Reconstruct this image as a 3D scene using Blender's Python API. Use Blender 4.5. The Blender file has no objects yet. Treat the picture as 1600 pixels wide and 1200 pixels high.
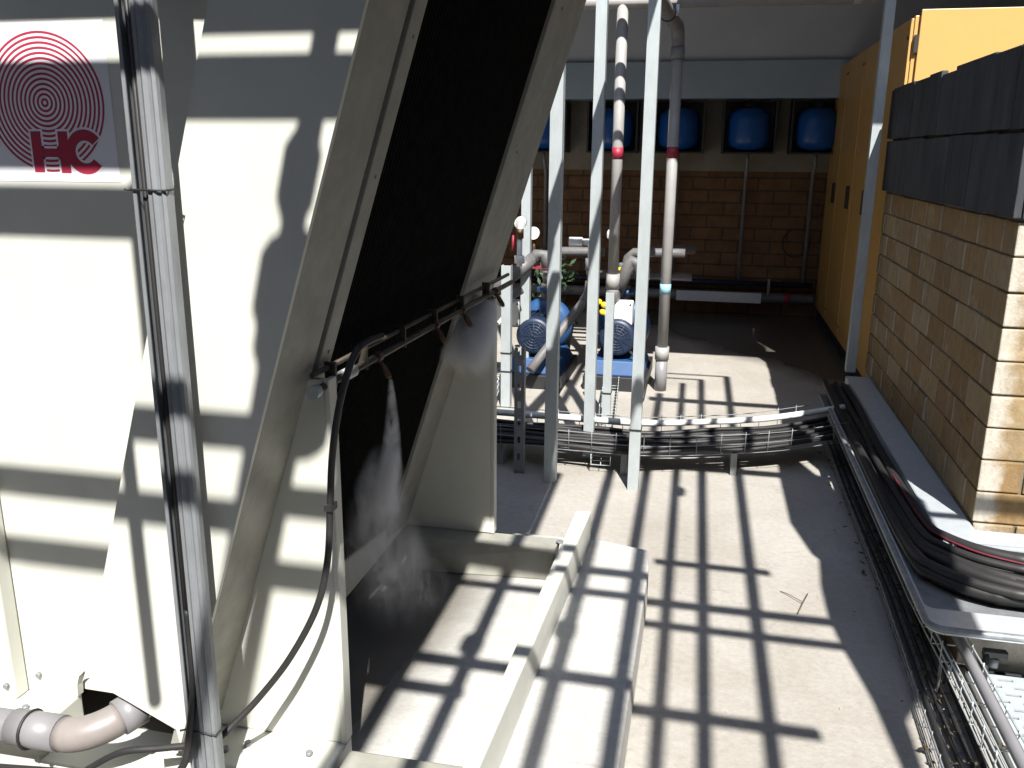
import bpy, math, random
from mathutils import Vector, Matrix
random.seed(7)
S = bpy.context.scene
COL = S.collection
rad = math.radians
SX, SY = -0.26, 0.80            # horizontal travel of sunlight per metre of fall

# ------------------------------------------------------------------ materials
def mat(name, col, rough=0.5, metal=0.0, noise=0.0, nscale=8.0, bump=0.0, bscale=60.0, col2=None, spec=0.5, stretch=(1, 1, 1), detail=6):
    m = bpy.data.materials.new(name); m.use_nodes = True
    nt = m.node_tree; b = nt.nodes['Principled BSDF']
    b.inputs['Base Color'].default_value = (*col, 1); b.inputs['Roughness'].default_value = rough
    b.inputs['Metallic'].default_value = metal; b.inputs['Specular IOR Level'].default_value = spec
    g = nt.nodes.new('ShaderNodeNewGeometry')
    mp = nt.nodes.new('ShaderNodeMapping'); mp.inputs['Scale'].default_value = stretch
    nt.links.new(g.outputs['Position'], mp.inputs['Vector'])
    if noise or col2:
        n = nt.nodes.new('ShaderNodeTexNoise'); n.inputs['Scale'].default_value = nscale; n.inputs['Detail'].default_value = detail
        n.inputs['Roughness'].default_value = 0.65
        nt.links.new(mp.outputs[0], n.inputs['Vector'])
        r = nt.nodes.new('ShaderNodeValToRGB')
        c2 = col2 or tuple(c * (1 - noise) for c in col)
        r.color_ramp.elements[0].position = 0.35; r.color_ramp.elements[0].color = (*c2, 1)
        r.color_ramp.elements[1].position = 0.65; r.color_ramp.elements[1].color = (*col, 1)
        nt.links.new(n.outputs['Fac'], r.inputs['Fac']); nt.links.new(r.outputs['Color'], b.inputs['Base Color'])
        rr = nt.nodes.new('ShaderNodeMapRange'); rr.inputs['To Min'].default_value = min(1, rough + 0.1); rr.inputs['To Max'].default_value = max(0.05, rough - 0.08)
        nt.links.new(n.outputs['Fac'], rr.inputs['Value']); nt.links.new(rr.outputs[0], b.inputs['Roughness'])
    if bump:
        n2 = nt.nodes.new('ShaderNodeTexNoise'); n2.inputs['Scale'].default_value = bscale; n2.inputs['Detail'].default_value = 8
        nt.links.new(mp.outputs[0], n2.inputs['Vector'])
        bp = nt.nodes.new('ShaderNodeBump'); bp.inputs['Strength'].default_value = bump; bp.inputs['Distance'].default_value = 0.01
        nt.links.new(n2.outputs['Fac'], bp.inputs['Height']); nt.links.new(bp.outputs[0], b.inputs['Normal'])
    return m

def concrete(name, base, dark, wet_shade=None, wet_shade_col=(.10, .09, .075)):
    m = bpy.data.materials.new(name); m.use_nodes = True
    nt = m.node_tree; N = nt.nodes; L = nt.links; b = N['Principled BSDF']
    g = N.new('ShaderNodeNewGeometry')
    def noise(sc, det=8, ro=0.6, dist=0.0):
        n = N.new('ShaderNodeTexNoise'); n.inputs['Scale'].default_value = sc; n.inputs['Detail'].default_value = det
        n.inputs['Roughness'].default_value = ro; n.inputs['Distortion'].default_value = dist
        L.new(g.outputs['Position'], n.inputs['Vector']); return n
    def ramp(src, p0, c0, p1, c1):
        r = N.new('ShaderNodeValToRGB'); e = r.color_ramp.elements
        e[0].position = p0; e[0].color = (*c0, 1); e[1].position = p1; e[1].color = (*c1, 1)
        L.new(src, r.inputs['Fac']); return r
    def mix(fac, a, c, mode='MIX', f=None):
        x = N.new('ShaderNodeMix'); x.data_type = 'RGBA'; x.blend_type = mode
        if fac is not None: L.new(fac, x.inputs['Factor'])
        else: x.inputs['Factor'].default_value = f
        L.new(a, x.inputs['A']); L.new(c, x.inputs['B']); return x
    big = ramp(noise(1.6, 6, .6, .6).outputs['Fac'], .32, dark, .62, base)
    fine = ramp(noise(38, 8, .75).outputs['Fac'], .3, (.78, .77, .75), .6, (1, 1, 1))
    c = mix(None, big.outputs['Color'], fine.outputs['Color'], 'MULTIPLY', .8)
    spots = ramp(noise(9, 5, .55, 1.2).outputs['Fac'], .66, (0, 0, 0), .73, (1, 1, 1))
    st = N.new('ShaderNodeRGB'); st.outputs[0].default_value = (*[d * .62 for d in dark], 1)
    sp = N.new('ShaderNodeMath'); sp.operation = 'MULTIPLY'; sp.inputs[1].default_value = .45
    L.new(spots.outputs['Color'], sp.inputs[0])
    c = mix(sp.outputs[0], c.outputs['Result'], st.outputs[0])
    # hairline cracks
    v = N.new('ShaderNodeTexVoronoi'); v.feature = 'DISTANCE_TO_EDGE'; v.inputs['Scale'].default_value = 0.9
    nn = noise(3.0, 6, .7); ad = N.new('ShaderNodeMixRGB'); ad.blend_type = 'ADD'; ad.inputs[0].default_value = .5
    L.new(g.outputs['Position'], ad.inputs[1]); L.new(nn.outputs['Color'], ad.inputs[2]); L.new(ad.outputs[0], v.inputs['Vector'])
    cr = ramp(v.outputs['Distance'], .0015, (1, 1, 1), .006, (0, 0, 0))
    crf = N.new('ShaderNodeMath'); crf.operation = 'MULTIPLY'; crf.inputs[1].default_value = .35; L.new(cr.outputs['Color'], crf.inputs[0])
    c = mix(crf.outputs[0], c.outputs['Result'], st.outputs[0])
    rough = N.new('ShaderNodeValue'); rough.outputs[0].default_value = .85
    rsrc = rough.outputs[0]
    if wet_shade:
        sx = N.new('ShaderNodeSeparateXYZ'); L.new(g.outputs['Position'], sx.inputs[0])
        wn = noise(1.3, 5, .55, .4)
        # floor: damp toward the back wall and cabinet corner; plinth: damp plus painted shade
        my = N.new('ShaderNodeMath'); my.operation = 'MULTIPLY_ADD'; my.inputs[1].default_value = wet_shade[1]; my.inputs[2].default_value = wet_shade[2]
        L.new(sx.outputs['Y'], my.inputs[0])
        mx = N.new('ShaderNodeMath'); mx.operation = 'MULTIPLY_ADD'; mx.inputs[1].default_value = wet_shade[0]; L.new(sx.outputs['X'], mx.inputs[0]); L.new(my.outputs[0], mx.inputs[2])
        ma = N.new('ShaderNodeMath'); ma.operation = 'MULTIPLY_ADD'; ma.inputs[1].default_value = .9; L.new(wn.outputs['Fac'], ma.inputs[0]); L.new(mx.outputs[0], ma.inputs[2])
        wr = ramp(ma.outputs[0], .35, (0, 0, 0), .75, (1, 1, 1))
        wc = N.new('ShaderNodeRGB'); wc.outputs[0].default_value = (*wet_shade_col, 1)
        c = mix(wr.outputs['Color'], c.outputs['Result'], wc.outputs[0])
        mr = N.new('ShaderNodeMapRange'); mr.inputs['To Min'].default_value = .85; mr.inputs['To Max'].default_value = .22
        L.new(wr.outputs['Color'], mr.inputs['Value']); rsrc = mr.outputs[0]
    L.new(c.outputs['Result'], b.inputs['Base Color']); L.new(rsrc, b.inputs['Roughness'])
    bp = N.new('ShaderNodeBump'); bp.inputs['Strength'].default_value = .35; bp.inputs['Distance'].default_value = .01
    n3 = noise(70, 8, .7); L.new(n3.outputs['Fac'], bp.inputs['Height']); L.new(bp.outputs[0], b.inputs['Normal'])
    return m

def brick(name, c1, c2, mortar, bw, bh, ms=0.008, off=(0, 0), dirt=.35, face_bump=.6, pale=.0):
    m = bpy.data.materials.new(name); m.use_nodes = True
    nt = m.node_tree; N = nt.nodes; L = nt.links; b = N['Principled BSDF']
    g = N.new('ShaderNodeNewGeometry'); s = N.new('ShaderNodeSeparateXYZ'); L.new(g.outputs['Position'], s.inputs[0])
    a = N.new('ShaderNodeMath'); a.operation = 'ADD'; L.new(s.outputs['X'], a.inputs[0]); L.new(s.outputs['Y'], a.inputs[1])
    a2 = N.new('ShaderNodeMath'); a2.operation = 'ADD'; a2.inputs[1].default_value = off[0]; L.new(a.outputs[0], a2.inputs[0])
    a3 = N.new('ShaderNodeMath'); a3.operation = 'ADD'; a3.inputs[1].default_value = off[1]; L.new(s.outputs['Z'], a3.inputs[0])
    cb = N.new('ShaderNodeCombineXYZ'); L.new(a2.outputs[0], cb.inputs['X']); L.new(a3.outputs[0], cb.inputs['Y'])
    t = N.new('ShaderNodeTexBrick'); t.inputs['Scale'].default_value = 1; t.inputs['Brick Width'].default_value = bw; t.inputs['Row Height'].default_value = bh
    t.inputs['Mortar Size'].default_value = ms; t.inputs['Mortar Smooth'].default_value = .3; t.inputs['Bias'].default_value = -.1
    t.inputs['Color1'].default_value = (*c1, 1); t.inputs['Color2'].default_value = (*c2, 1); t.inputs['Mortar'].default_value = (*mortar, 1)
    n0 = N.new('ShaderNodeTexNoise'); n0.inputs['Scale'].default_value = 14; L.new(g.outputs['Position'], n0.inputs['Vector'])
    wob = N.new('ShaderNodeMixRGB'); wob.blend_type = 'ADD'; wob.inputs[0].default_value = .012
    L.new(cb.outputs[0], wob.inputs[1]); L.new(n0.outputs['Color'], wob.inputs[2]); L.new(wob.outputs[0], t.inputs['Vector'])
    n = N.new('ShaderNodeTexNoise'); n.inputs['Scale'].default_value = 7; n.inputs['Detail'].default_value = 8; n.inputs['Roughness'].default_value = .7
    L.new(g.outputs['Position'], n.inputs['Vector'])
    r = N.new('ShaderNodeValToRGB'); r.color_ramp.elements[0].position = .3; r.color_ramp.elements[1].position = .65
    r.color_ramp.elements[0].color = (1 - dirt, 1 - dirt, 1 - dirt, 1); r.color_ramp.elements[1].color = (1, 1, 1, 1); L.new(n.outputs['Fac'], r.inputs['Fac'])
    n5 = N.new('ShaderNodeTexNoise'); n5.inputs['Scale'].default_value = 4.5; n5.inputs['Detail'].default_value = 5; n5.inputs['Distortion'].default_value = 1.5
    L.new(g.outputs['Position'], n5.inputs['Vector'])
    r5 = N.new('ShaderNodeValToRGB'); r5.color_ramp.elements[0].position = .5; r5.color_ramp.elements[1].position = .62
    r5.color_ramp.elements[0].color = (0, 0, 0, 1); r5.color_ramp.elements[1].color = (pale, pale, pale, 1); L.new(n5.outputs['Fac'], r5.inputs['Fac'])
    notm = N.new('ShaderNodeMath'); notm.operation = 'SUBTRACT'; notm.inputs[0].default_value = 1; L.new(t.outputs['Fac'], notm.inputs[1])
    pf = N.new('ShaderNodeMath'); pf.operation = 'MULTIPLY'; L.new(notm.outputs[0], pf.inputs[0]); L.new(r5.outputs['Color'], pf.inputs[1])
    pm = N.new('ShaderNodeMix'); pm.data_type = 'RGBA'; pm.inputs['B'].default_value = (.52, .48, .40, 1); L.new(pf.outputs[0], pm.inputs['Factor']); L.new(t.outputs['Color'], pm.inputs['A'])
    mx = N.new('ShaderNodeMix'); mx.data_type = 'RGBA'; mx.blend_type = 'MULTIPLY'; mx.inputs['Factor'].default_value = 1
    L.new(pm.outputs['Result'], mx.inputs['A']); L.new(r.outputs['Color'], mx.inputs['B']); L.new(mx.outputs['Result'], b.inputs['Base Color'])
    b.inputs['Roughness'].default_value = .9
    inv = N.new('ShaderNodeMath'); inv.operation = 'MULTIPLY_ADD'; inv.inputs[1].default_value = -1; L.new(t.outputs['Fac'], inv.inputs[0])
    sc = N.new('ShaderNodeMath'); sc.operation = 'MULTIPLY'; sc.inputs[1].default_value = .5; L.new(n.outputs['Fac'], sc.inputs[0]); L.new(sc.outputs[0], inv.inputs[2])
    bp = N.new('ShaderNodeBump'); bp.inputs['Strength'].default_value = face_bump; bp.inputs['Distance'].default_value = .012
    L.new(inv.outputs[0], bp.inputs['Height']); L.new(bp.outputs[0], b.inputs['Normal'])
    return m

CREAM = mat('cream_paint', (.56, .562, .505), .42, noise=.08, nscale=5, bump=.03, bscale=120)
CREAM2 = mat('cream_paint_shaded', (.31, .305, .265), .5, noise=.2, nscale=14, bump=.06, bscale=90)  # darker copy of the cream; shade on the coil strips put into the colour
GALV = mat('galvanised_steel', (.44, .48, .49), .45, .3, noise=.16, nscale=22, bump=.05, bscale=80, stretch=(1, 1, .35))
GALVD = mat('weathered_galvanised_steel', (.27, .285, .30), .5, .35, noise=.3, nscale=18, bump=.08, bscale=70, stretch=(1, 1, .3))
ZINC = mat('galvanised_sheet', (.52, .56, .59), .38, .3, noise=.12, nscale=26, bump=.03, bscale=50)
PVC = mat('grey_pvc', (.215, .21, .22), .4, noise=.14, nscale=9)
PVCD = mat('shaded_grey_pipe', (.135, .13, .13), .55, noise=.3, nscale=14)  # grey lowered so the pump pipework reads as standing in shade
PVCL = mat('light_grey_pipe', (.31, .30, .29), .5, noise=.15, nscale=9)
ELB = mat('brownish_pvc', (.235, .21, .198), .4, noise=.2, nscale=12)
COIL = mat('black_coil_fins', (.012, .0125, .0115), .8, noise=.5, nscale=30, spec=.12)
BLACK = mat('black_rubber', (.022, .021, .021), .55, noise=.3, nscale=20)
BLACKM = mat('black_steel', (.02, .02, .022), .5)
DARKGAP = mat('dark_gap', (.012, .011, .01), .9)
RED = mat('red_plastic', (.28, .018, .04), .5)
DRED = mat('dull_red_insulation', (.15, .014, .028), .6, noise=.4, nscale=12)
CRIM = mat('crimson_print', (.33, .022, .055), .5)
WHITE = mat('white_vinyl', (.68, .68, .72), .4)
WHITEP = mat('white_plastic', (.66, .67, .66), .4)
YEL = mat('yellow_enamel', (.52, .31, .10), .4, noise=.06, nscale=4, bump=.03, bscale=60)
BLUE = mat('blue_enamel', (.008, .085, .34), .3, noise=.12, nscale=8)
PBLUE = mat('blue_pump_paint', (.02, .075, .20), .45, noise=.2, nscale=12)
NAVY = mat('dark_blue_casting', (.012, .024, .055), .45, noise=.3, nscale=14)
BRASS = mat('rusty_brass', (.13, .075, .04), .5, .5, noise=.4, nscale=60)
STEELP = mat('dull_copper_tube', (.10, .085, .068), .45, .6, noise=.3, nscale=40)
YELP = mat('yellow_plastic', (.75, .55, .02), .45)
LBLUE = mat('pale_blue_tape', (.25, .45, .55), .5)
SLATE = mat('dark_slate', (.052, .055, .063), .85, noise=.6, nscale=7, bump=.8, bscale=30, stretch=(1, 1, .25))
LINTEL = mat('dirty_beige_render', (.27, .235, .185), .9, noise=.3, nscale=3, bump=.2, bscale=40)
BEAM = mat('blue_grey_render', (.36, .45, .56), .85, noise=.1, nscale=3, bump=.12, bscale=50)
UPPER = mat('grey_render', (.56, .60, .69), .9, noise=.07, nscale=2, bump=.12, bscale=50)
ROOF = mat('fibre_cement_roof', (.16, .155, .15), .9, noise=.25, nscale=5)
LEAFM = mat('dry_leaves', (.09, .065, .035), .9, noise=.5, nscale=30)
TWIG = mat('dry_twig', (.10, .075, .055), .9)
GREEN = mat('dark_green_leaves', (.03, .07, .025), .6, noise=.4, nscale=20)
FLOOR = concrete('worn_concrete', (.365, .345, .312), (.295, .272, .24), wet_shade=(1.1, .9, -6.75))
PLINTHM = concrete('pale_cement', (.48, .472, .45), (.40, .39, .37), wet_shade=(-2.6, 0.35, -2.6), wet_shade_col=(.16, .148, .13))  # damp below the spray; its dark colour also paints shade under the unit
def block_mat():
    m = bpy.data.materials.new('ochre_blocks'); m.use_nodes = True; nt = m.node_tree; N = nt.nodes; L = nt.links; b = N['Principled BSDF']
    g = N.new('ShaderNodeNewGeometry'); at = N.new('ShaderNodeAttribute'); at.attribute_name = 'tone'
    def noise(sc, det=6, dist=0, stretch=None):
        n = N.new('ShaderNodeTexNoise'); n.inputs['Scale'].default_value = sc; n.inputs['Detail'].default_value = det; n.inputs['Roughness'].default_value = .68; n.inputs['Distortion'].default_value = dist
        src = g.outputs['Position']
        if stretch:
            mp = N.new('ShaderNodeMapping'); mp.inputs['Scale'].default_value = stretch; L.new(src, mp.inputs['Vector']); src = mp.outputs[0]
        L.new(src, n.inputs['Vector']); return n
    def ramp(src, *st):
        r = N.new('ShaderNodeValToRGB'); e = r.color_ramp.elements
        while len(e) < len(st): e.new(.5)
        for k, (p, c) in enumerate(st): e[k].position = p; e[k].color = (*c, 1)
        L.new(src, r.inputs['Fac']); return r
    def mix(a, c, f, mode='MIX'):
        x = N.new('ShaderNodeMix'); x.data_type = 'RGBA'; x.blend_type = mode
        if isinstance(f, float): x.inputs['Factor'].default_value = f
        else: L.new(f, x.inputs['Factor'])
        for k, q in (('A', a), ('B', c)):
            if isinstance(q, tuple): x.inputs[k].default_value = (*q, 1)
            else: L.new(q, x.inputs[k])
        return x.outputs['Result']
    base = ramp(at.outputs['Fac'], (0, (.22, .138, .058)), (.35, (.28, .182, .08)), (.7, (.275, .197, .105)), (1, (.35, .258, .14))).outputs['Color']
    # cement smeared over the arrises: pale near the wall corner on the near face and in scattered blotches
    s = N.new('ShaderNodeSeparateXYZ'); L.new(g.outputs['Position'], s.inputs[0]); sn = N.new('ShaderNodeSeparateXYZ'); L.new(g.outputs['True Normal'], sn.inputs[0])
    ab = N.new('ShaderNodeMath'); ab.operation = 'ABSOLUTE'; L.new(sn.outputs['Y'], ab.inputs[0])
    nn = noise(9, 5, .6); mr = N.new('ShaderNodeMath'); mr.operation = 'MULTIPLY_ADD'; mr.inputs[1].default_value = .16; L.new(nn.outputs['Fac'], mr.inputs[0]); 
    tx = N.new('ShaderNodeMath'); tx.operation = 'MULTIPLY_ADD'; tx.inputs[1].default_value = -1; tx.inputs[2].default_value = 1.055; L.new(s.outputs['X'], tx.inputs[0]); L.new(tx.outputs[0], mr.inputs[2])
    er = ramp(mr.outputs[0], (0, (0, 0, 0)), (.05, (.85, .85, .85))); ef = N.new('ShaderNodeMath'); ef.operation = 'MULTIPLY'; L.new(er.outputs['Color'], ef.inputs[0]); L.new(ab.outputs[0], ef.inputs[1])
    c = mix(base, (.52, .49, .43), ef.outputs[0])
    bl = ramp(noise(5, 5, 1.0).outputs['Fac'], (.56, (0, 0, 0)), (.72, (.45, .45, .45)))
    c = mix(c, (.44, .40, .34), bl.outputs['Color'])
    c = mix(c, ramp(noise(30, 8, 0, (1, 1, .5)).outputs['Fac'], (.28, (.6, .58, .55)), (.6, (1, 1, 1))).outputs['Color'], .8, 'MULTIPLY')
    L.new(c, b.inputs['Base Color']); b.inputs['Roughness'].default_value = .92
    bp = N.new('ShaderNodeBump'); bp.inputs['Strength'].default_value = .6; bp.inputs['Distance'].default_value = .006
    L.new(noise(45, 8).outputs['Fac'], bp.inputs['Height']); L.new(bp.outputs[0], b.inputs['Normal'])
    return m
WALLB = block_mat()
MORTAR = mat('grey_mortar', (.17, .145, .115), .95, noise=.3, nscale=30, bump=.4, bscale=60)
BACKB = brick('brown_blocks', (.20, .105, .048), (.16, .08, .037), (.09, .058, .037), .32, .125, .010, dirt=.45)

# ------------------------------------------------------------------ mesh helpers
class MB:
    def __init__(s): s.v = []; s.f = []; s.sm = []
    def add(s, vs, fs, smooth=False):
        o = len(s.v); s.v += [tuple(p) for p in vs]; s.f += [tuple(i + o for i in f) for f in fs]; s.sm += [smooth] * len(fs); return s
    def box(s, x0, x1, y0, y1, z0, z1):
        return s.add([(x0, y0, z0), (x1, y0, z0), (x1, y1, z0), (x0, y1, z0), (x0, y0, z1), (x1, y0, z1), (x1, y1, z1), (x0, y1, z1)],
                     [(0, 3, 2, 1), (4, 5, 6, 7), (0, 1, 5, 4), (1, 2, 6, 5), (2, 3, 7, 6), (3, 0, 4, 7)])
    def hexa(s, a, b):   # two quads (bottom ring a, top ring b)
        return s.add(list(a) + list(b), [(3, 2, 1, 0), (4, 5, 6, 7), (0, 1, 5, 4), (1, 2, 6, 5), (2, 3, 7, 6), (3, 0, 4, 7)])
    def prism(s, poly, d):   # polygon in 3D extruded by vector d
        n = len(poly); d = Vector(d); a = [Vector(p) for p in poly]
        return s.add(a + [p + d for p in a], [tuple(range(n))[::-1], tuple(range(n, 2 * n))] + [(i, (i + 1) % n, n + (i + 1) % n, n + i) for i in range(n)])
    def quad(s, *p): return s.add(p, [(0, 1, 2, 3)])
    def tube(s, path, r, seg=10, caps=True, smooth=True):
        P = [Vector(p) for p in path]; R = r if isinstance(r, (list, tuple)) else [r] * len(P)
        t0 = (P[1] - P[0]).normalized(); up = Vector((0, 0, 1)) if abs(t0.z) < .9 else Vector((1, 0, 0))
        n = t0.cross(up).normalized(); vs = []; prev = t0
        for i, p in enumerate(P):
            t = (P[min(i + 1, len(P) - 1)] - P[max(i - 1, 0)])
            t = t.normalized() if t.length > 1e-9 else prev
            q = prev.rotation_difference(t); n = (q @ n); n = (n - t * n.dot(t)).normalized(); b = t.cross(n); prev = t
            for k in range(seg):
                a = 2 * math.pi * k / seg; vs.append(p + (n * math.cos(a) + b * math.sin(a)) * R[i])
        m = len(P); fs = [(i * seg + k, i * seg + (k + 1) % seg, (i + 1) * seg + (k + 1) % seg, (i + 1) * seg + k) for i in range(m - 1) for k in range(seg)]
        s.add(vs, fs, smooth)
        if caps:
            o = len(s.v) - len(vs); s.f += [tuple(o + k for k in range(seg))[::-1], tuple(o + (m - 1) * seg + k for k in range(seg))]; s.sm += [False, False]
        return s
    def cyl(s, a, b, r, seg=16): return s.tube([a, b], r, seg)
    def lathe(s, c, prof, seg=24, axis='z'):
        vs = []; c = Vector(c)
        for (r, h) in prof:
            for k in range(seg):
                a = 2 * math.pi * k / seg; x, y = r * math.cos(a), r * math.sin(a)
                vs.append(c + (Vector((x, y, h)) if axis == 'z' else Vector((x, h, y)) if axis == 'y' else Vector((h, x, y))))
        m = len(prof); s.add(vs, [(i * seg + k, i * seg + (k + 1) % seg, (i + 1) * seg + (k + 1) % seg, (i + 1) * seg + k) for i in range(m - 1) for k in range(seg)], True)
        o = len(s.v) - len(vs); s.f += [tuple(o + k for k in range(seg))[::-1], tuple(o + (m - 1) * seg + k for k in range(seg))]; s.sm += [False, False]
        return s
    def build(s, name, m, parent=None, bevel=0):
        me = bpy.data.meshes.new(name); me.from_pydata(s.v, [], s.f); me.update()
        import bmesh
        b = bmesh.new(); b.from_mesh(me); bmesh.ops.recalc_face_normals(b, faces=b.faces[:]); b.to_mesh(me); b.free()
        me.polygons.foreach_set('use_smooth', s.sm if len(s.sm) == len(me.polygons) else [False] * len(me.polygons))
        me.materials.append(m)
        o = bpy.data.objects.new(name, me); COL.objects.link(o)
        if parent:
            o.parent = parent; o.matrix_parent_inverse = Matrix.Translation(-world_loc(parent))
        if bevel:
            md = o.modifiers.new('edge', 'BEVEL'); md.width = bevel; md.segments = 2; md.limit_method = 'ANGLE'; md.angle_limit = rad(40)
        return o
def world_loc(o):
    l = o.location.copy()
    while o.parent is not None and o.type == 'EMPTY': o = o.parent; l += o.location
    return l if o.type == 'EMPTY' else Vector((0, 0, 0))
def tag(o, label=None, cat=None, group=None, kind=None):
    if label: o['label'] = label
    if cat: o['category'] = cat
    if group: o['group'] = group
    if kind: o['kind'] = kind
    return o
def thing(name, loc, label, cat, group=None):
    o = bpy.data.objects.new(name, None); COL.objects.link(o); o.location = loc; o.empty_display_size = .1
    return tag(o, label, cat, group)
def smooth_path(pts, n=8):
    P = [Vector(p) for p in pts]; out = []
    for i in range(len(P) - 1):
        p0, p1, p2, p3 = P[max(i - 1, 0)], P[i], P[i + 1], P[min(i + 2, len(P) - 1)]
        for k in range(n):
            t = k / n; out.append(.5 * ((2 * p1) + (p2 - p0) * t + (2 * p0 - 5 * p1 + 4 * p2 - p3) * t * t + (3 * p1 - p0 - 3 * p2 + p3) * t ** 3))
    return out + [P[-1]]
def arc_path(c, r, a0, a1, u, w, n=8):
    c = Vector(c); u = Vector(u); w = Vector(w)
    return [c + (u * math.cos(a0 + (a1 - a0) * i / n) + w * math.sin(a0 + (a1 - a0) * i / n)) * r for i in range(n + 1)]

# ------------------------------------------------------------------ setting
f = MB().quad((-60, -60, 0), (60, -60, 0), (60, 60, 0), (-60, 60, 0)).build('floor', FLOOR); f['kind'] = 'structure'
HP = .17
MB().prism([(-3.2, -1.0, 0), (-.125, -1.0, 0), (-.13, 1.8, 0), (-.133, 2.9, 0), (-.147, 3.045, 0), (-.33, 3.09, 0), (-3.2, 3.0, 0)], (0, 0, HP)).build('plinth', PLINTHM, bevel=.008)['kind'] = 'structure'

# ------------------------------------------------------------------ condenser unit
def Xc(y, z): return -.638 + .045 * (y - 1.435) + .325 * (z - 1.6)      # inlet (coil) plane
def XL1(z): return -.917 + .3086 * (z - 1.6)
U = thing('condenser_unit', (-1.2, 1.9, HP), 'large cream sheet-metal condenser with a slanted black coil face, on a cream steel base', 'cooling unit')
ZB, ZT = .29, 2.45
YM, YP = 1.435, 1.62
# stationary end panel with the sticker
MB().prism([(-2.7, YP, ZB + .002), (-1.448, YP, ZB + .002), (-1.446, YP, .325), (-1.438, YP, .350), (-1.422, YP, .366), (-1.40, YP, .371), (-1.375, YP, .362), (-1.35, YP, .345), (-1.20, YP, .305), (-1.14, YP, ZB + .002), (-1.09, YP, ZB + .002), (-1.09, YP, .40), (XL1(.5) + .10, YP, .5), (XL1(ZT) + .10, YP, ZT), (-2.7, YP, ZT)], (0, .02, 0)).build('end_panel', CREAM, U)
MB().box(-1.63, -1.585, YP - .045, YP - .003, ZB + .002, ZT).build('corner_post', CREAM, U, .004)
MB().box(-2.7, -1.0, YP + .03, 2.85, ZB + .004, ZT - .01).build('casing', CREAM, U)
# projecting coil housing
poly = [(XL1(2.45), 2.45), (XL1(.52), .52), (-1.268, .478), (-1.262, .487), (-1.247, .494), (-1.232, .49), (-1.205, .470), (-1.048, .397), (Xc(YM, .36), .36), (Xc(YM, 2.45), 2.45)]
H = MB().prism([(x, YM, z) for x, z in poly], (0, .012, 0)).build('housing_panel', CREAM, U)
# left cheek closing the housing back to the end panel
MB().hexa([(XL1(.52), YM + .013, .52), (XL1(.52) + .012, YM + .013, .52), (XL1(.52) + .012, YP - .002, .52), (XL1(.52), YP - .002, .52)],
          [(XL1(2.44), YM + .013, 2.44), (XL1(2.44) + .012, YM + .013, 2.44), (XL1(2.44) + .012, YP - .002, 2.44), (XL1(2.44), YP - .002, 2.44)]).build('housing_cheek', CREAM, U)
def strip(y0, y1, z0, z1, th, pull=0.0):
    def q(z): return [(Xc(y0, z) + pull, y0, z), (Xc(y1, z) + pull, y1, z), (Xc(y1, z) + pull - th, y1, z), (Xc(y0, z) + pull - th, y0, z)]
    return MB().hexa(q(z0), q(z1))
strip(YM + .0125, 1.612, .33, 2.45, .03, -.001).build('coil_frame', CREAM2, U, .003)
strip(1.624, 1.68, .31, 2.45, .02, .004).build('coil_flange', CREAM2, U, .002)
strip(1.611, 1.626, .31, 2.45, .02, -.012).build('seam', DARKGAP, U)
strip(2.59, 2.95, .2, 2.45, .05, 0).build('coil_frame', CREAM2, U, .003)
strip(1.66, 2.62, .2, 2.45, .05, -.018).build('coil', COIL, U)
fins = MB()
for i in range(54):
    y = 1.69 + i * .0168; fins.hexa(*[[(Xc(y, z) - .0175, y, z), (Xc(y, z) - .0175, y + .003, z), (Xc(y, z) - .011, y + .003, z), (Xc(y, z) - .011, y, z)] for z in (.22, 2.44)])
fins.build('coil_fins', COIL, U)
top = MB().hexa([(-2.7, YP + .03, ZT), (Xc(1.5, ZT) - .06, YP + .03, ZT), (Xc(2.9, ZT) - .06, 2.9, ZT), (-2.7, 2.9, ZT)],
                [(-2.7, YP + .03, ZT + .2), (Xc(1.5, ZT) - .02, YP + .03, ZT + .2), (Xc(2.9, ZT) - .02, 2.9, ZT + .2), (-2.7, 2.9, ZT + .2)]).build('fan_deck', CREAM, U)
# triangular gussets closing the space under the coil
for (yg, xr) in ((1.603, -.745), (2.79, -.687)):
    zt = 1.6 + (xr - Xc(yg, 1.6)) / .325
    zt = min(zt, 1.15 if yg < 2 else 1.13); xl = Xc(yg, ZB) - .2
    pts = [(xl, yg, ZB + .002), (xr, yg, ZB + .002), (xr, yg, zt), (Xc(yg, zt) - .03, yg, zt), (Xc(yg, .36) - .03, yg, .36)]
    MB().prism(pts, (0, .016, 0)).build('gusset', CREAM, U, .003)
    MB().box(xr, xr + .012, yg - .002, yg + .035, ZB + .002, zt).build('gusset_flange', CREAM, U, .002)
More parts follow.
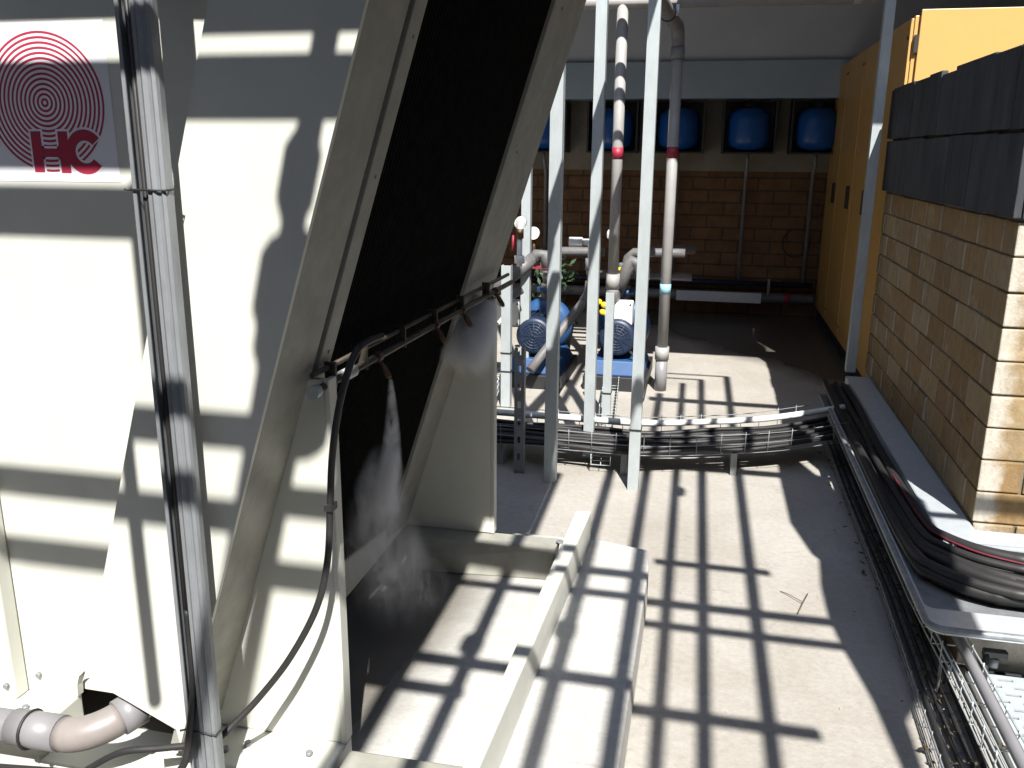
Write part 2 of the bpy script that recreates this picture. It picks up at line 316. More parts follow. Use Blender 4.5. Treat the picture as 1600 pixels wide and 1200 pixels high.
# base
bb = MB(); bb.box(-2.7, -1.452, 1.475, 1.64, HP, ZB); bb.box(-1.452, -1.12, 1.475, 1.64, HP, .215); bb.box(-1.12, -.735, 1.475, 1.64, HP, ZB); bb.build('base_beam', CREAM, U, .006)
MB().hexa([(-.72, 1.475, HP), (-.45, 1.475, HP), (-.45, 1.595, HP), (-.72, 1.59, HP)], [(-.72, 1.475, ZB), (-.45, 1.475, ZB), (-.45, 1.595, ZB), (-.72, 1.59, ZB)]).build('base_beam', CREAM2, U, .006)
MB().hexa([(-.448, 1.40, HP), (-.386, 1.40, HP), (-.362, 3.066, HP), (-.424, 3.053, HP)], [(-.455, 1.40, ZB + .012), (-.432, 1.40, ZB + .012), (-.368, 3.066, ZB + .012), (-.425, 3.055, ZB + .012)]) if False else None
MB().hexa([(-.458, 1.42, HP + .002), (-.418, 1.42, HP + .002), (-.366, 3.066, HP + .002), (-.424, 3.053, HP + .002)], [(-.458, 1.42, ZB + .004), (-.424, 1.42, ZB + .004), (-.366, 3.066, ZB + .004), (-.424, 3.053, ZB + .004)]).build('base_beam', CREAM, U, .005)
MB().hexa([(-1.2, 2.66, HP), (-.458, 2.72, HP), (-.455, 2.81, HP), (-1.2, 2.81, HP)], [(-1.2, 2.70, ZB - .002), (-.445, 2.735, ZB - .002), (-.440, 2.815, ZB - .002), (-1.2, 2.80, ZB - .002)]).build('base_beam', CREAM2, U, .006)
# fasteners
def bolt(p, d, r=.006, h=.006):
    d = Vector(d); MB().cyl(Vector(p), Vector(p) + d * h, r, 6).build('bolt', GALVD, U)
for (x, y) in ((-1.62, 1.60), (-1.538, 1.55), (-1.685, 1.56), (-.99, 1.52), (-.80, 1.55), (-.95, 1.55)):
    bolt((x, y, ZB), (0, 0, 1), .008, .010)
for (x, z) in ((-1.62 + .015, .33), (-1.55, .34)):
    bolt((x, YP - .046 if x < -1.58 else YP - .001, z), (0, -1, 0), .007, .008)
for z in (1.805, 1.551, 1.196, 1.17, .857, .45):
    bolt((Xc(1.655, z) + .004, 1.655, z), (1, 0, -.3), .004, .002)
for z in (2.0, 1.17, 1.6):
    bolt((Xc(2.68, z), 2.68, z), (1, 0, -.3), .005, .003)
bolt((-.424 - .012, 2.77, ZB + .004), (0, 0, 1), .014, .004)
# sticker with concentric rings and the HC monogram
ys = YP - .0008
stk = MB().quad((-2.0, ys, 1.533), (-1.178, ys, 1.534), (-1.181, ys, 1.845), (-2.0, ys, 1.842)).build('sticker', WHITE, U)
def ring(cx, cz, r0, r1, y, n=72, a0=0, a1=2 * math.pi):
    vs = []; 
    for i in range(n + 1):
        a = a0 + (a1 - a0) * i / n; vs += [(cx + r0 * math.cos(a), y, cz + r0 * math.sin(a)), (cx + r1 * math.cos(a), y, cz + r1 * math.sin(a))]
    return MB().add(vs, [(2 * i, 2 * i + 1, 2 * i + 3, 2 * i + 2) for i in range(n)])
rg = MB(); RC = (-1.334, 1.690)
for i in range(14):
    r1 = .137 - i * .00985
    if r1 - .0048 <= 0: break
    q = ring(*RC, r1 - .0048, r1, ys - .0002); rg.add(q.v, q.f)
rg.build('rings', CRIM, stk)
def hc(y, g):   # g: outline growth
    m = MB()
    for (x0, x1, z0, z1) in ((-1.377, -1.353, 1.552, 1.634), (-1.313, -1.290, 1.551, 1.634), (-1.353, -1.313, 1.583, 1.600)):
        m.prism([(x0 - g, y, z0 - g), (x1 + g, y, z0 - g), (x1 + g, y, z1 + g), (x0 - g, y, z1 + g)], (0, -.0001, 0))
    q = ring(-1.252, 1.5935, .0225 - g, .0445 + g, y - .00015, 40, rad(38 - g * 900), rad(322 + g * 900)); m.add(q.v, q.f)
    q = ring(-1.268, 1.5935, .030 - g, .052 + g, y - .00015, 24, rad(120), rad(240)); 
    return m
hc(ys - .0004, .0045).build('letter_outline', WHITE, stk)
hc(ys - .0008, 0).build('letters', CRIM, stk)

# ------------------------------------------------------------------ drain pipe, hoses, struts at the left front
D = thing('drain_pipe', (-1.35, 1.40, .33), 'grey plastic drain pipe with a brown elbow at the foot of the cream unit', 'pipe')
MB().tube([(-2.6, 1.40, .35), (-1.40, 1.40, .368)], .034, 20).build('pipe_run', PVC, D)
MB().tube([(-1.425, 1.40, .3675), (-1.305, 1.40, .369)], .039, 20).build('socket', PVC, D)
el = [Vector((-1.305, 1.40, .369))] + [Vector((-1.285 + .10 * math.sin(a), 1.40 + .10 * (1 - math.cos(a)), .369 + .02 * a)) for a in [i * rad(62) / 8 for i in range(9)]]
MB().tube(el, .0365, 20).build('elbow', ELB, D)
e = el[-1]; dr = (el[-1] - el[-2]).normalized()
MB().tube([e - dr * .004, e + dr * .045], .041, 20).build('collar', PVC, D)
MB().tube([e + dr * .045, e + dr * .165], .033, 20).build('pipe_stub', ELB, D)
MB().tube(arc_path((-1.382, 1.40, .3675), .0410, 0, 2 * math.pi, (0, 1, 0), (0, 0, 1), 20), .0035, 6, False).build('cable_tie', BLACK, D)

hose = smooth_path([(-.640, 1.66, 1.235), (-.655, 1.57, 1.225), (-.672, 1.535, 1.16), (-.690, 1.53, 1.08), (-.703, 1.53, 1.0), (-.711, 1.53, .905), (-.721, 1.525, .784), (-.747, 1.515, .679), (-.805, 1.50, .566), (-.868, 1.48, .478), (-.915, 1.45, .425), (-.945, 1.425, .398), (-.985, 1.417, .385), (-1.06, 1.40, .375), (-1.15, 1.385, .36), (-1.25, 1.40, .29), (-1.3, 1.44, .24), (-1.6, 1.46, .19)], 8)
tag(MB().tube(hose, .0072, 10).build('hose', BLACK), 'thin black hose curving down from the spray bar across the gusset', 'hose')
tag(MB().box(-.720, -.702, 1.519, 1.545, .898, .912).build('hose_clip', BLACKM), 'small black clip holding the hose to the gusset edge', 'clip')
loop = smooth_path([(-.960, 1.388, .72), (-.961, 1.385, .56), (-.967, 1.368, .46), (-.978, 1.358, .39), (-1.01, 1.36, .345), (-1.05, 1.37, .30), (-1.12, 1.38, .25), (-1.36, 1.40, .19)], 8)
tag(MB().tube(loop, .0075, 10).build('cable', BLACK), 'black cable dropping behind the double strut to the floor', 'cable')

def channel(x, y, z0, z1, w=.041, d=.021, th=.0028, lip=.007, ang=0):
    prof = [(-w / 2, 0), (-w / 2, d), (-w / 2 + lip, d), (-w / 2 + lip, d - th), (-w / 2 + th, d - th), (-w / 2 + th, th), (w / 2 - th, th), (w / 2 - th, d - th), (w / 2 - lip, d - th), (w / 2 - lip, d), (w / 2, d), (w / 2, 0)]
    ca, sa = math.cos(ang), math.sin(ang)
    return MB().prism([(x + px * ca - py * sa, y + px * sa + py * ca, z0) for px, py in prof], (0, 0, z1 - z0))
gs = 'galvanised struts in front of the cream unit'
c = channel(-.9605, 1.403, HP, 2.75, .0365, .028, ang=math.pi); st = c.build('steel_strut', GALVD)
tag(st, 'left strut of the galvanised pair, open dark slot facing out, cables inside', 'steel strut', gs)
c = MB().prism([(-.9415, 1.393, HP), (-.9415, 1.375, HP), (-.937, 1.371, HP), (-.930, 1.375, HP), (-.924, 1.375, HP), (-.919, 1.371, HP), (-.9135, 1.374, HP), (-.911, 1.380, HP), (-.911, 1.393, HP)], (0, 0, 2.58)).build('steel_strut', GALVD)
tag(c, 'right strut of the galvanised pair, ribbed closed face in front of the unit', 'steel strut', gs)
for k, (x, y) in enumerate(((-.965, 1.389), (-.956, 1.386))):
    tag(MB().tube([(x, y, HP + .35), (x + .002, y, 1.2), (x - .001, y, 2.6)], .005, 8).build('cable', BLACK), ('thicker' if k == 0 else 'second') + ' black cable running up inside the slotted left strut', 'cable', 'cables inside the strut')
for z in (1.532, .453):
    m = MB().tube([(-.981, 1.373, z), (-.911, 1.369, z), (-.908, 1.395, z + .001), (-.980, 1.406, z + .001), (-.981, 1.373, z), (-.989, 1.366, z + .001)], .0022, 6).build('cable_tie', BLACK)
    tag(m, 'black cable tie round the two struts ' + ('level with the sticker bottom' if z > 1 else 'just above the floor end'), 'cable tie', 'cable ties on the struts')

# ------------------------------------------------------------------ misting bar and spray
Bm = thing('misting_bar', (-.73, 2.1, 1.13), 'rusty double-tube misting bar with spray nozzles slung across the black coil', 'spray bar')
p0, p1 = Vector((-.745, 1.60, 1.135)), Vector((-.655, 2.95, 1.165))
def bar(t, dx=0, dz=0): return p0.lerp(p1, t) + Vector((dx, 0, dz))
MB().tube([bar(-.03), bar(.3), bar(.6), bar(1)], .0085, 10).build('lower_tube', STEELP, Bm)
MB().tube([bar(-.02, -.01, .03), bar(.4, -.01, .03), bar(1, -.012, .026)], .006, 10).build('upper_tube', STEELP, Bm)
MB().tube([bar(-.035), bar(-.02)], .014, 8).build('end_cap', GALV, Bm)
MB().tube([bar(.06), bar(.10)], .014, 8).build('coupling', GALV, Bm)
for t in (.03, .14, .30, .46, .62, .8):
    b0 = bar(t); MB().box(b0.x - .016, b0.x + .008, b0.y - .004, b0.y + .004, b0.z - .012, b0.z + .042).build('clip', STEELP, Bm)
noz = {}
for t, k in ((.19, 1), (.46, .7), (.62, .5), (.86, 1)):
    b0 = bar(t); d = Vector((.03, .0, -.05)).normalized()
    n = MB(); n.lathe(b0 - Vector((0, .012, 0)), [(.013, 0), (.013, .024)], 8, 'y'); n.tube([b0, b0 + d * .022, b0 + d * .024, b0 + d * .05, b0 + d * .058], [.006, .006, .0075, .0075, .004], 10)
    n.build('nozzle', BRASS, Bm); noz[t] = b0 + d * .06

def mist(name_label, P0, P1, r0, r1, dens, nsc, pw=1.0, bow=(0, 0, 0), fade=1.2, start=.0, lo=.36, hi=.70):
    """water spray: closed hull round a line P0 -> P1; density falls off away from the line and along it, broken up by noise"""
    P0, P1 = Vector(P0), Vector(P1); bow = Vector(bow); n = 14; path = []; R = []
    for i in range(n + 1):
        t = i / n; path.append(P0.lerp(P1, t) + bow * (4 * t * (1 - t))); R.append((r0 + (r1 - r0) * t ** pw) * 1.02 + .001)
    A = (P1 - P0); L2 = A.dot(A)
    m = bpy.data.materials.new('water_spray'); m.use_nodes = True; nt = m.node_tree; N = nt.nodes; L = nt.links
    N.remove(N['Principled BSDF']); out = N['Material Output']
    def vm(op, a, b=None, c=None):
        x = N.new('ShaderNodeVectorMath'); x.operation = op
        for k, q in enumerate((a, b, c)):
            if q is None: continue
            if isinstance(q, (Vector, tuple)): x.inputs[k].default_value = q
            else: L.new(q, x.inputs[k])
        return x
    def ma(op, a, b=None, clamp=False):
        x = N.new('ShaderNodeMath'); x.operation = op; x.use_clamp = clamp
        for k, q in enumerate((a, b)):
            if q is None: continue
            if isinstance(q, (int, float)): x.inputs[k].default_value = q
            else: L.new(q, x.inputs[k])
        return x.outputs[0]
    g = N.new('ShaderNodeNewGeometry'); pos = g.outputs['Position']
    rel = vm('SUBTRACT', pos, P0).outputs['Vector']
    t = ma('MULTIPLY', vm('DOT_PRODUCT', rel, A).outputs['Value'], 1 / L2); tc = ma('ADD', t, 0.0, True)
    def scale(v, f):
        x = N.new('ShaderNodeVectorMath'); x.operation = 'SCALE'; x.inputs[0].default_value = v; L.new(f, x.inputs['Scale']); return x.outputs['Vector']
    bf = ma('MULTIPLY', ma('MULTIPLY', tc, ma('SUBTRACT', 1.0, tc)), 4.0)
    cen = vm('ADD', scale(A, tc), scale(bow, bf)).outputs['Vector']
    dist = vm('LENGTH', vm('SUBTRACT', rel, cen).outputs['Vector']).outputs['Value']
    rad_ = ma('ADD', ma('MULTIPLY', ma('POWER', tc, pw), r1 - r0), r0)
    q = ma('DIVIDE', dist, rad_); q2 = ma('MULTIPLY', q, q)
    rad_f = ma('POWER', ma('SUBTRACT', 1.0, q2, True), 1.6)
    lf = ma('POWER', ma('SUBTRACT', 1.0, tc, True), fade)
    if start > 0: lf = ma('MULTIPLY', lf, ma('MULTIPLY', tc, 1 / start, True))
    mp = N.new('ShaderNodeMapping'); mp.inputs['Scale'].default_value = (1.25, 1.25, .6); L.new(pos, mp.inputs['Vector'])
    nz = N.new('ShaderNodeTexNoise'); nz.inputs['Scale'].default_value = nsc; nz.inputs['Detail'].default_value = 6; nz.inputs['Roughness'].default_value = .62; nz.inputs['Distortion'].default_value = .7
    L.new(mp.outputs[0], nz.inputs['Vector'])
    mr = N.new('ShaderNodeMapRange'); mr.inputs['From Min'].default_value = lo; mr.inputs['From Max'].default_value = hi; L.new(nz.outputs['Fac'], mr.inputs['Value'])
    d = ma('MULTIPLY', ma('MULTIPLY', ma('MULTIPLY', rad_f, lf), mr.outputs[0]), dens)
    v = N.new('ShaderNodeVolumePrincipled'); v.inputs['Color'].default_value = (.95, .96, 1, 1); v.inputs['Anisotropy'].default_value = .15
    L.new(d, v.inputs['Density']); L.new(v.outputs[0], out.inputs['Volume'])
    tag(MB().tube(path, R, 16).build('water_mist', m), name_label, 'mist', 'plumes of water mist below the spray bar')
a = noz[.19]
mist('dense white spray jet falling from the nearest nozzle', a, a + Vector((-.042, .03, -.36)), .006, .046, 330, 26, .9, (.012, 0, 0), .75, 0, .36, .72)
mist('broad thin veil of mist drifting down toward the base beam', a + Vector((-.025, .03, -.17)), a + Vector((-.05, .18, -.66)), .035, .16, 48, 14, .8, (-.03, -.03, 0), .7, .15, .42, .74)
a = noz[.86]
mist('round white puff of mist at the far end of the spray bar', a + Vector((-.065, .0, .02)), a + Vector((-.10, -.18, -.17)), .035, .105, 620, 17, .6, (.01, 0, 0), 1.0, .06, .38, .74)

# ------------------------------------------------------------------ galvanised posts in the middle of the yard
gp = 'galvanised posts standing on the yard floor'
def post(x, y, z0, z1, w, label, m=GALV, d=None):
    d = d or w
    th = .003; x0, x1 = x - w / 2, x + w / 2
    p = MB().prism([(x0, y, z0), (x1, y, z0), (x1, y + d, z0), (x1 - th, y + d, z0), (x1 - th, y + th, z0), (x0 + th, y + th, z0), (x0 + th, y + d, z0), (x0, y + d, z0)], (0, 0, z1 - z0))
    o = p.build('steel_post', m, None, .0012); return tag(o, label, 'post', gp)
post(-.285, 4.06, 0, 3.0, .053, 'tall galvanised post nearest the camera, right of the long cream beam')
post(-.562, 4.46, 0, 3.0, .054, 'tall galvanised post second from the right, passing behind the cable tray')
post(-.700, 4.06, 0, 3.0, .058, 'tall galvanised post half in shade, nearest the cream unit')
post(-1.214, 5.9, 0, 3.0, .062, 'tall pale post rising beside the left pump, top hidden by the unit')
post(-1.212, 5.3, 0, .92, .060, 'short galvanised post with two tie rings in front of the left pump')
post(-.545, 5.15, 0, .80, .05, 'short galvanised post in front of the right pump and its white box')
sp = MB()
for i in range(7):
    z = .02 + i * .092; sp.box(-.902, -.852, 4.15, 4.153, z, z + .055); sp.box(-.902, -.885, 4.15, 4.153, z + .055, z + .092); sp.box(-.869, -.852, 4.15, 4.153, z + .055, z + .092)
sp.box(-.902, -.899, 4.153, 4.19, 0, .66); sp.box(-.855, -.852, 4.153, 4.19, 0, .66)
tag(sp.build('slotted_strut', GALVD), 'short slotted steel strut behind the unit, row of oval holes', 'steel strut')
P = post(.945, 5.80, .25, 3.1, .058, 'tall galvanised pole in front of the yellow cabinets')
for (x, y, z, w) in ((-1.212, 5.3, .36, .06), (-1.212, 5.3, .24, .06), (-.545, 5.15, .18, .05), (-.285, 4.06, .305, .053)):
    lab = {.36: 'upper dark tie ring on the short left post', .24: 'lower dark tie ring on the short left post', .18: 'dark tie ring on the short right post', .305: 'black tie ring low on the nearest tall post'}[z]
    tag(MB().box(x - w / 2 - .003, x + w / 2 + .003, y - .004, y + w + .004, z, z + .008).build('tie_ring', BLACKM), lab, 'tie', 'tie rings on the posts')

# vertical and overhead pipes
g1 = thing('water_pipe', (-.62, 6.0, .7), 'light grey vertical pipe with a red band, feeding the right pump', 'pipe')
MB().tube([(-.62, 6.0, .78), (-.62, 6.0, 2.52)], .036, 18).build('pipe_run', PVCL, g1)
MB().tube([(-.62, 6.0, .70), (-.62, 6.0, .80)], .048, 18).build('socket', PVCL, g1)
MB().tube([(-.62, 6.0, .72), (-.62, 6.0, .67), (-.62, 6.01, .645), (-.62, 6.05, .625), (-.62, 6.2, .62)], .044, 16).build('elbow', PVC, g1)
MB().tube([(-.62, 6.0, 1.56), (-.62, 6.0, 1.635)], .0375, 18).build('band', RED, g1)
g2 = thing('water_pipe', (-.262, 6.0, .2), 'light grey vertical pipe with red and pale blue bands and a top elbow', 'pipe')
MB().tube([(-.262, 6.0, .24), (-.262, 6.0, 2.30)], .036, 18).build('pipe_run', PVCL, g2)
MB().tube([(-.262, 6.0, .22), (-.262, 6.0, .31)], .048, 18).build('socket', PVCL, g2)
MB().tube([(-.262, 6.0, .0), (-.262, 6.0, .22)], .042, 18).build('riser', PVC, g2)
MB().tube([(-.262, 6.0, 1.57), (-.262, 6.0, 1.64)], .0375, 18).build('band', RED, g2)
MB().tube([(-.262, 6.0, .68), (-.262, 6.0, .745)], .0375, 18).build('band', LBLUE, g2)
MB().tube([(-.262, 6.0, 2.18), (-.262, 6.0, 2.25)], .044, 18).build('collar', PVC, g2)
MB().tube([(-.262, 6.0, 2.25)] + [(-.262 - .01 * i / 6, 6.0 - .09 * (1 - math.cos(i * math.pi / 12)), 2.28 + .09 * math.sin(i * math.pi / 12)) for i in range(7)] + [(-.285, 5.8, 2.372), (-.40, 3.6, 2.40), (-.46, 2.5, 2.42)], .041, 18).build('overhead_run', PVC, g2)
MB().tube(arc_path((-.305, 5.45, 2.376), .046, 0, 2 * math.pi, (1, 0, 0), (0, 0, 1), 16), .004, 6, False).build('clamp', BLACKM, g2)
MB().tube([(-.25, 5.45, 2.36), (-.25, 5.45, 2.42)], .012, 10).build('clamp_bolt', GALV, g2)
tp = thing('overhead_pipe', (0, 6.05, 2.5), 'pale horizontal pipe crossing overhead behind the posts', 'pipe')
MB().tube([(-2.6, 6.0, 2.535), (.78, 6.0, 2.515)], .040, 16).build('pipe_run', PVCL, tp)
MB().tube([(.76, 6.0, 2.515), (.82, 6.0, 2.517), (.86, 6.03, 2.53), (.87, 6.1, 2.55)], .045, 16).build('elbow', PVC, tp)

# ------------------------------------------------------------------ pumps
def pump(x, y, bx, bz, label, hmat):
    T = thing('water_pump', (x, y, 0), label, 'pump', 'blue water pumps')
    MB().box(x - .22, x + .22, y - .17, y + .55, 0, .10).build('rubber_pad', BLACKM, T, .006)
    MB().hexa([(x - .20, y - .14, .10), (x + .20, y - .14, .10), (x + .20, y + .5, .10), (x - .20, y + .5, .10)], [(x - .15, y - .10, .20), (x + .15, y - .10, .20), (x + .15, y + .46, .20), (x - .15, y + .46, .20)]).build('base_plate', PBLUE, T, .01)
    m = MB().lathe((x, y, .36), [(.10, -.02), (.118, 0), (.118, .30), (.09, .34)], 26, 'y')
    for k in range(20):
        a = 2 * math.pi * k / 20; u = Vector((math.cos(a), 0, math.sin(a))); w = Vector((-math.sin(a), 0, math.cos(a)))
        c0 = Vector((x, y + .03, .36)) + u * .116
        m.hexa([c0 - w * .003, c0 + w * .003, c0 + w * .003 + Vector((0, .25, 0)), c0 - w * .003 + Vector((0, .25, 0))], [c0 - w * .003 + u * .016, c0 + w * .003 + u * .016, c0 + w * .003 + u * .016 + Vector((0, .25, 0)), c0 - w * .003 + u * .016 + Vector((0, .25, 0))])
    m.build('motor', NAVY, T)
    fc = MB().lathe((x, y - .09, .36), [(.10, -.002), (.118, .004), (.128, .016), (.130, .11)], 28, 'y')
    for r0 in (.03, .05, .07, .09): fc.tube(arc_path((x, y - .093, .36), r0, 0, 2 * math.pi, (1, 0, 0), (0, 0, 1), 20), .004, 5, False)
    for k in range(6):
        a = math.pi * k / 6; u = Vector((math.cos(a), 0, math.sin(a))) * .10; c0 = Vector((x, y - .094, .36)); fc.tube([c0 - u, c0 + u], .003, 4)
    fc.build('fan_cover', NAVY, T)
    MB().lathe((x, y + .33, .36), [(.09, 0), (.15, .01), (.19, .03), (.20, .07), (.19, .12), (.12, .14)], 28, 'y').build('volute', PBLUE, T)
    MB().box(x + bx - .085, x + bx + .085, y - .04, y + .10, bz - .085, bz + .085).build('terminal_box', WHITEP, T, .012)
    for dx in (-.07, .07):
        for dz in (-.072, .072): MB().cyl((x + bx + dx, y - .043, bz + dz), (x + bx + dx, y - .039, bz + dz), .007, 8).build('screw', BLACKM, T)
    MB().tube([(x + bx, y, bz - .12), (x + bx, y, bz - .085)], .018, 10).build('cable_gland', WHITEP, T)
    MB().tube([(x, y + .40, .54), (x, y + .40, .66)], .045, 14).build('discharge_neck', PVCD, T)
    MB().lathe((x, y + .40, .60), [(.075, 0), (.075, .03)], 18).build('flange', PBLUE, T)
    MB().tube([(x, y + .40, .66), (x, y + .40, .80), (x + .01, y + .40, .86), (x + .05, y + .40, .90), (x + .3, y + .40, .905), (x + .42, y + .40, .905)], .032, 14).build('discharge_pipe', PVCD, T)
    MB().lathe((x, y + .40, .74), [(.05, 0), (.055, .01), (.055, .07), (.05, .08)], 16).build('valve', GALVD, T)
    h = MB().box(x - .10, x + .02, y + .335, y + .35, .775, .795).build('valve_handle', hmat, T)
    MB().tube([(x - .1, y + .38, .86), (x - .1, y + .38, .99)], .012, 10).build('gauge_stem', BRASS, T)
    MB().lathe((x - .1, y + .34, 1.03), [(.045, 0), (.045, .035), (.04, .04)], 18, 'y').build('pressure_gauge', WHITEP, T)
    MB().tube([(x + .02, y - .02, .33), (x + .16, y - .1, .2), (x + .22, y - .2, .05), (x + .22, y - .4, .02)], .010, 8).build('power_lead', BLACK, T)
    return T
pump(-1.145, 5.98, -.20, .50, 'blue pump on the left with its white terminal box at its side', RED)
pump(-.575, 6.06, .01, .515, 'dark blue pump on the right with white terminal box on top', YELP)
# suction and discharge pipework around the pumps
def pipework(label, runs, cat='pipe'):
    T = thing('pipework', runs[0][1][0], label, cat, 'pump pipework')
    for nm, path, r, m in runs: MB().tube(path, r, 12).build(nm, m, T)
    return T
pipework('slanting grey pipe rising from the left pump to the upright between pumps', [
    ('pipe_run', [(-1.13, 5.70, .16), (-1.06, 5.8, .26), (-.83, 6.1, .58), (-.80, 6.15, .64)], .034, PVCD), ('elbow', [(-.83, 6.1, .575), (-.795, 6.15, .64), (-.79, 6.16, .72)], .042, PVCD),
    ('riser', [(-.79, 6.16, .70), (-.79, 6.16, .98)], .030, PVCD), ('valve', [(-.79, 6.16, .80), (-.79, 6.16, .88)], .045, GALVD)])
pipework('short white pipe stub with a reducer behind the left pump', [
    ('pipe_run', [(-1.02, 6.6, .95), (-.92, 6.6, .95)], .036, WHITEP), ('reducer', [(-.92, 6.6, .95), (-.86, 6.6, .95), (-.80, 6.6, .948)], .026, WHITEP)])
pipework('grey pipe loop with elbows between the right pump and red-banded riser', [
    ('elbow', [(-.47, 6.5, .62), (-.47, 6.5, .82), (-.455, 6.5, .875), (-.42, 6.52, .90), (-.36, 6.6, .905), (-.10, 6.75, .905)], .036, PVCD), ('pipe_run', [(-.9, 6.75, .70), (-.36, 6.75, .70), (-.1, 6.75, .695)], .030, PVCD),
    ('valve', [(-.45, 6.48, .70), (-.45, 6.48, .79)], .05, WHITEP), ('pipe_bend', [(-.62, 6.3, .62), (-.55, 6.3, .80), (-.52, 6.3, .86), (-.47, 6.3, .84), (-.465, 6.3, .74)], .045, PVCD)])
pipework('thick grey fitting slanting down from the unit to the left pump', [
    ('pipe_run', [(-1.42, 5.75, .68), (-1.22, 5.85, .84), (-1.16, 5.9, .90)], .045, PVCD), ('branch', [(-1.36, 5.7, .62), (-1.22, 5.8, .70)], .035, PVCD), ('pipe_bend', [(-1.17, 5.9, .86), (-1.13, 5.9, .93), (-1.08, 5.9, .93), (-1.06, 5.9, .84)], .04, PVCD)])
pipework('thin white riser with a gauge on top of the left pump fitting', [
    ('riser', [(-1.19, 5.6, .88), (-1.19, 5.6, 1.08)], .018, WHITEP), ('collar', [(-1.19, 5.6, .90), (-1.19, 5.6, .95)], .034, WHITEP), ('valve', [(-1.19, 5.6, 1.06), (-1.19, 5.6, 1.12)], .026, BRASS), ('gauge', [(-1.185, 5.58, 1.155), (-1.185, 5.62, 1.165)], .038, WHITEP), ('handle', [(-1.235, 5.6, .98), (-1.232, 5.6, 1.08)], .009, RED)])
yf = MB()
for (x, z) in ((-.70, .62), (-.665, .60), (-.672, .55), (-.645, .54)): yf.lathe((x, 5.9, z), [(.005, -.02), (.02, -.012), (.022, .01), (.008, .02)], 10)
tag(yf.build('valve_knob', YELP), 'bright yellow double valve knob behind the right pump', 'valve knob')
lf = MB(); rr = random.Random(3)
for i in range(170):
    c = Vector((-1.13 + rr.gauss(0, .09), 6.75 + rr.gauss(0, .1), .70 + rr.gauss(0, .10))); u = Vector((rr.gauss(0, 1), rr.gauss(0, 1), rr.gauss(0, 1))).normalized(); w = u.cross(Vector((rr.gauss(0, 1), rr.gauss(0, 1), 1))).normalized()
    lf.quad(c - u * .035, c + w * .014, c + u * .035, c - w * .014)
pl = thing('potted_plant', (-1.13, 6.75, 0), 'dark leafy plant in a pot behind the left pump', 'plant')
lf.build('leaves', GREEN, pl); MB().lathe((-1.13, 6.75, 0), [(.10, 0), (.14, .28), (.15, .3), (.13, .3)], 18).build('pot', BLACKM, pl); MB().tube([(-1.13, 6.75, .25), (-1.12, 6.75, .7)], .012, 8).build('stem', TWIG, pl)

# ------------------------------------------------------------------ back wall with tanks
BW = thing('back_wall', (0, 9.4, 0), 'shaded back wall of brown blocks with a beige band and grey render above', 'wall')
MB().box(-5, 4, 9.3, 9.6, 0, 1.43).build('block_base', BACKB, BW)
MB().box(-5, 4, 9.3, 9.6, 1.43, 2.11).build('beige_band', LINTEL, BW)
MB().box(-5, 4, 8.98, 9.6, 2.11, 2.45).build('concrete_beam', BEAM, BW, .008)
MB().box(-5, 4, 9.02, 9.6, 2.45, 4.0).build('upper_wall', UPPER, BW)
gt = 'blue expansion tanks in black frames along the back wall'
labs = ['blue tank half hidden by the posts, white tag, leftmost of the back row', 'blue tank behind the red-banded pipe nearest the left', 'blue tank behind the pipe with a top elbow', 'fully visible blue tank in the middle of the clear back wall', 'blue tank partly covered by the yellow cabinets']
def tank(x, lab):
    T = thing('expansion_tank', (x, 9.2, 1.6), lab, 'tank', gt)
    y = 9.12
    MB().lathe((x, y, 1.63), [(.03, 0), (.12, .008), (.185, .05), (.20, .11), (.20, .28), (.185, .34), (.12, .385), (.05, .40)], 30).build('tank_body', BLUE, T)
    MB().lathe((x, y, 2.03), [(.05, 0), (.05, .03), (.03, .045)], 14).build('cap', BLACKM, T)
    fr = MB(); fr.box(x - .25, x + .25, 9.275, 9.3 - .002, 1.60, 2.09)
    fr.box(x - .25, x - .232, 8.99, 9.275, 1.60, 2.09); fr.box(x + .232, x + .25, 8.99, 9.275, 1.60, 2.09); fr.box(x - .232, x + .232, 8.99, 9.275, 1.60, 1.616)
    fr.build('frame', BLACKM, T)
    MB().tube([(x, y, 1.63), (x + .01, y, 1.5), (x + .01, 9.22, 1.40), (x + .01, 9.24, .30)], .018, 10).build('feed_pipe', GALVD, T)
    return T
t0 = tank(-1.70, labs[0]); MB().box(-1.74, -1.68, 8.908, 8.912, 1.74, 1.79).build('tag', WHITEP, t0)
for x, l in zip((-.99, -.351, .318, .95), labs[1:]): tank(x, l)
mf = thing('manifold_pipe', (0, 9.1, .2), 'grey collector pipe along the foot of the back wall with a small tap', 'pipe')
MB().tube([(-2.5, 9.1, .20), (1.05, 9.1, .20)], .05, 14).build('pipe_run', PVC, mf)
MB().box(-.28, .55, 8.98, 9.03, .16, .26).build('pipe_tray', ZINC, mf); MB().tube([(.62, 9.06, .22), (.62, 9.06, .42)], .014, 8).build('tap_stem', PVCL, mf)
MB().box(.60, .68, 9.03, 9.05, .40, .42).build('tap_handle', BRASS, mf); MB().tube([(.78, 9.1, .2), (.83, 9.1, .2)], .053, 14).build('band', RED, mf)
MB().tube([(-2.5, 9.16, .33), (1.05, 9.16, .33)], .03, 12).build('upper_run', NAVY, mf)
for i, (x, z) in enumerate(((-1.45, .86), (-.9, .6))):
    pass
co = MB().tube(smooth_path([(.86 + .13 * math.cos(t) , 9.24, .74 + .14 * math.sin(t)) for t in [i * .5 for i in range(14)]], 3), .008, 6)
tag(co.build('hose_coil', BLACK), 'thin black cable coil hanging on the back wall by the cabinets', 'cable')
rf = MB()
zr = 3.3
